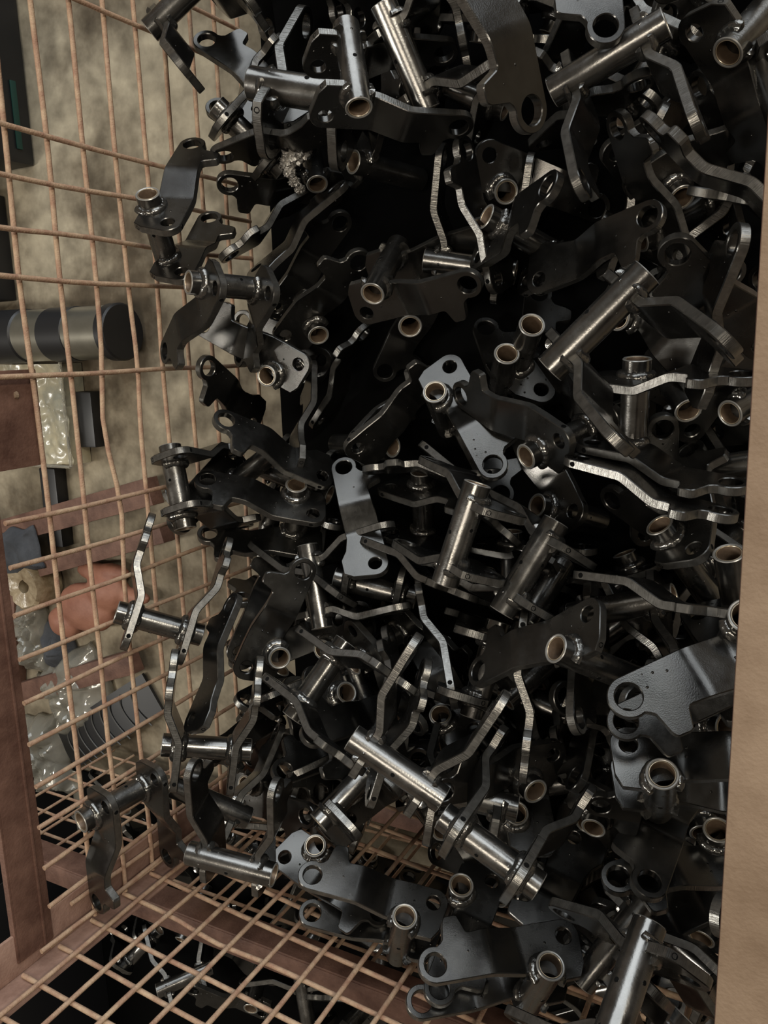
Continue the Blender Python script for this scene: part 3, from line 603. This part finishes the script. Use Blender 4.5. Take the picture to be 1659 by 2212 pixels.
tag(link('black_case', finish(box_bm(-1.2, -.565, .06, .62, GZ + .002, GZ + .16, .012), 'black_case', 40), None, (BLACKP,)), 'large black case standing on the concrete in the top left corner', 'case')
tag(link('green_strap', finish(box_bm(-.5645, -.5615, .085, .20, GZ + .03, GZ + .042, .0012), 'green_strap', 40), None, (GREEN,)), 'dark green strap along the edge of the black case', 'strap')
tag(link('black_beam', finish(box_bm(-.95, -.66, -.175, .02, GZ + .002, GZ + .05, .004), 'black_beam', 40), None, (BLACKP,)), 'flat black beam on the concrete above the steel roller', 'beam')
tag(link('black_beam', finish(box_bm(-.62, -.575, -.66, -.50, GZ + .002, GZ + .03, .003), 'black_beam', 40), None, (BLACKP,)), 'short black bar on the concrete below the foam block', 'beam')
tag(link('black_block', finish(box_bm(-.50, -.455, -.455, -.35, GZ + .002, GZ + .03, .004), 'black_block', 40), None, (BLACKP,)), 'small black block on the concrete right of the foam block', 'block')
SRK = thing('steel_rack', 'rusty low steel rack of flat rails on the concrete behind the mesh', 'rack', (-.55, -.75, GZ))
def bar(parent, p, q, w, h, z, m, name='rail'):
    p = Vector(p); q = Vector(q); d = (q - p); L = d.length; bm = box_bm(-L / 2, L / 2, -w / 2, w / 2, z, z + h, .0012)
    M = Matrix.Translation(((p.x + q.x) / 2, (p.y + q.y) / 2, 0)) @ Matrix.Rotation(math.atan2(d.y, d.x), 4, 'Z')
    for v in bm.verts: v.co = M @ v.co
    return sub(parent, name, bm, m)
bar(SRK, (-.78, -.650), (-.30, -.525), .050, .03, GZ + .03, RUSTF)
bar(SRK, (-.62, -.700), (-.28, -.600), .035, .03, GZ + .03, RUSTF)
bar(SRK, (-.75, -1.000), (-.40, -.870), .045, .03, GZ + .02, RUSTF)
bar(SRK, (-.80, -1.02), (-.74, -.66), .04, .03, GZ + .002, RUSTF)
# glove
bm = bmesh.new()
me = lump('glove', [((-.515, -.775, GZ + .035), (.075, .052, .03)), ((-.585, -.815, GZ + .032), (.045, .035, .028)), ((-.455, -.735, GZ + .035), (.05, .040, .030)), ((-.44, -.695, GZ + .034), (.045, .018, .018)), ((-.40, -.74, GZ + .03), (.05, .017, .017)), ((-.49, -.70, GZ + .03), (.05, .02, .016))], TERRA, .10, 2.2)
gl = link('work_glove', me, None, (TERRA,)); rm = gl.modifiers.new('remesh', 'REMESH'); rm.mode = 'VOXEL'; rm.voxel_size = .004; rm.use_smooth_shade = True
sm = gl.modifiers.new('smooth', 'SMOOTH'); sm.iterations = 12; sm.factor = .6
tag(gl, 'rust-orange leather work glove lying on the concrete behind the mesh', 'glove')
def crumple(name, x0, x1, y0, y1, z0, h, fr, label, m, cat='plastic', rot=0, n=36, seed=0):
    cx, cy = (x0 + x1) / 2, (y0 + y1) / 2
    def fz(x, y):
        a = (x - cx) / ((x1 - x0) / 2); b = (y - cy) / ((y1 - y0) / 2); e = max(0., 1 - max(abs(a), abs(b)) ** 3)
        return z0 + e * h * (.65 + .9 * abs(noise.noise(Vector((x * fr, y * fr, seed)))) + .5 * abs(noise.noise(Vector((x * fr * 2.7, y * fr * 2.7, seed + 5)))))
    bm = grid(n, n, x0, x1, y0, y1, fz)
    for v in bm.verts:
        v.co.x += .012 * noise.noise(Vector((v.co.x * 30, v.co.y * 30, seed + 2))); v.co.y += .012 * noise.noise(Vector((v.co.x * 30, v.co.y * 30, seed + 7)))
        if rot:
            dx, dy = v.co.x - cx, v.co.y - cy; v.co.x = cx + dx * math.cos(rot) - dy * math.sin(rot); v.co.y = cy + dx * math.sin(rot) + dy * math.cos(rot)
    o = link(name, finish(bm, name, 25), None, (m,))
    so = o.modifiers.new('thickness', 'SOLIDIFY'); so.thickness = .0012
    return tag(o, label, cat)
crumple('plastic_wrap', -.755, -.675, -.955, -.775, GZ + .004, .045, 26, 'long crinkled strip of clear wrapping plastic beside the rim', CLEAR, seed=3)
crumple('plastic_bag', -.70, -.50, -1.06, -.90, GZ + .006, .055, 13, 'large crumpled clear plastic bag below the glove', CLEAR, rot=.5, seed=11)
crumple('plastic_bag', -.775, -.655, -1.24, -1.06, GZ + .006, .05, 18, 'smaller crumpled clear plastic bag at the lower left behind the mesh', CLEAR, rot=.2, seed=17)
crumple('cloth_rag', -.69, -.60, -.935, -.83, GZ + .004, .03, 14, 'blue-grey rag between the wrapping plastic and the glove', BLUE, 'rag', rot=.3, seed=21)
crumple('cloth_rag', -.72, -.60, -.71, -.62, GZ + .062, .02, 12, 'blue-grey rag lying on the top rail of the rusty rack', BLUE, 'rag', rot=.2, seed=25)
WP = thing('wrapped_roll', 'brown paper roll in crinkled wrap standing beside the rim', 'roll', (-.665, -.742, GZ))
bm = lathe([(.014, .0, 0), (.046, .0, 0), (.052, .008, 0), (.054, .035, 0), (.050, .058, 0), (.044, .064, 0), (.014, .060, 0)], 30, True)
for v in bm.verts: v.co = Vector((-.665, -.742, GZ + .003)) + v.co * (1 + .09 * noise.noise(v.co * 60))
sub(WP, 'roll_body', bm, WRAP, 25)
RM = thing('ribbed_mat', 'curved black plastic mat with thin raised ribs on the concrete', 'mat', (-.50, -1.05, GZ))
def mat_z(u): return GZ + .006 + .03 * math.sin(math.pi * u)
bm = bmesh.new(); rows = []
for i in range(25):
    u = i / 24; c = Vector((-.66, -1.13, 0)).lerp(Vector((-.385, -.945, 0)), u); nrm = Vector((.56, -.83, 0))
    rows.append([bm.verts.new((c.x + nrm.x * o, c.y + nrm.y * o, mat_z(u) + dz)) for o, dz in ((-.045, 0), (.045, 0), (.045, .006), (-.045, .006))])
for a, b in zip(rows, rows[1:]):
    for k in range(4): bm.faces.new((a[k], a[(k + 1) % 4], b[(k + 1) % 4], b[k]))
bm.faces.new(rows[0]); bm.faces.new(rows[-1]); sub(RM, 'mat_body', bm, BLACKP)
for i in range(9):
    u = .14 + .09 * i; c = Vector((-.66, -1.13, 0)).lerp(Vector((-.385, -.945, 0)), u); nrm = Vector((.56, -.83, 0))
    pts = [(c.x + nrm.x * o + .02 * (o / .045) ** 2, c.y + nrm.y * o, mat_z(u) + .0075) for o in [-.043 + .0086 * k for k in range(11)]]
    sub(RM, 'rib', tube_path(pts, .0014, 6), RIBM)
tag(link('black_case', finish(box_bm(-1.5, -.84, -1.9, -1.14, GZ + .002, GZ + .10, .012), 'black_case', 40), None, (BLACKP,)), 'low black case on the concrete at the lower left outside the rim', 'case')
tag(link('steel_flat_bar', finish(box_bm(-.655, -.632, -1.36, -1.175, GZ + .002, GZ + .010, .001), 'steel_flat_bar', 40), None, (STEEL,)), 'short bare steel flat bar on the concrete beside the lower left plastic bag', 'bar')
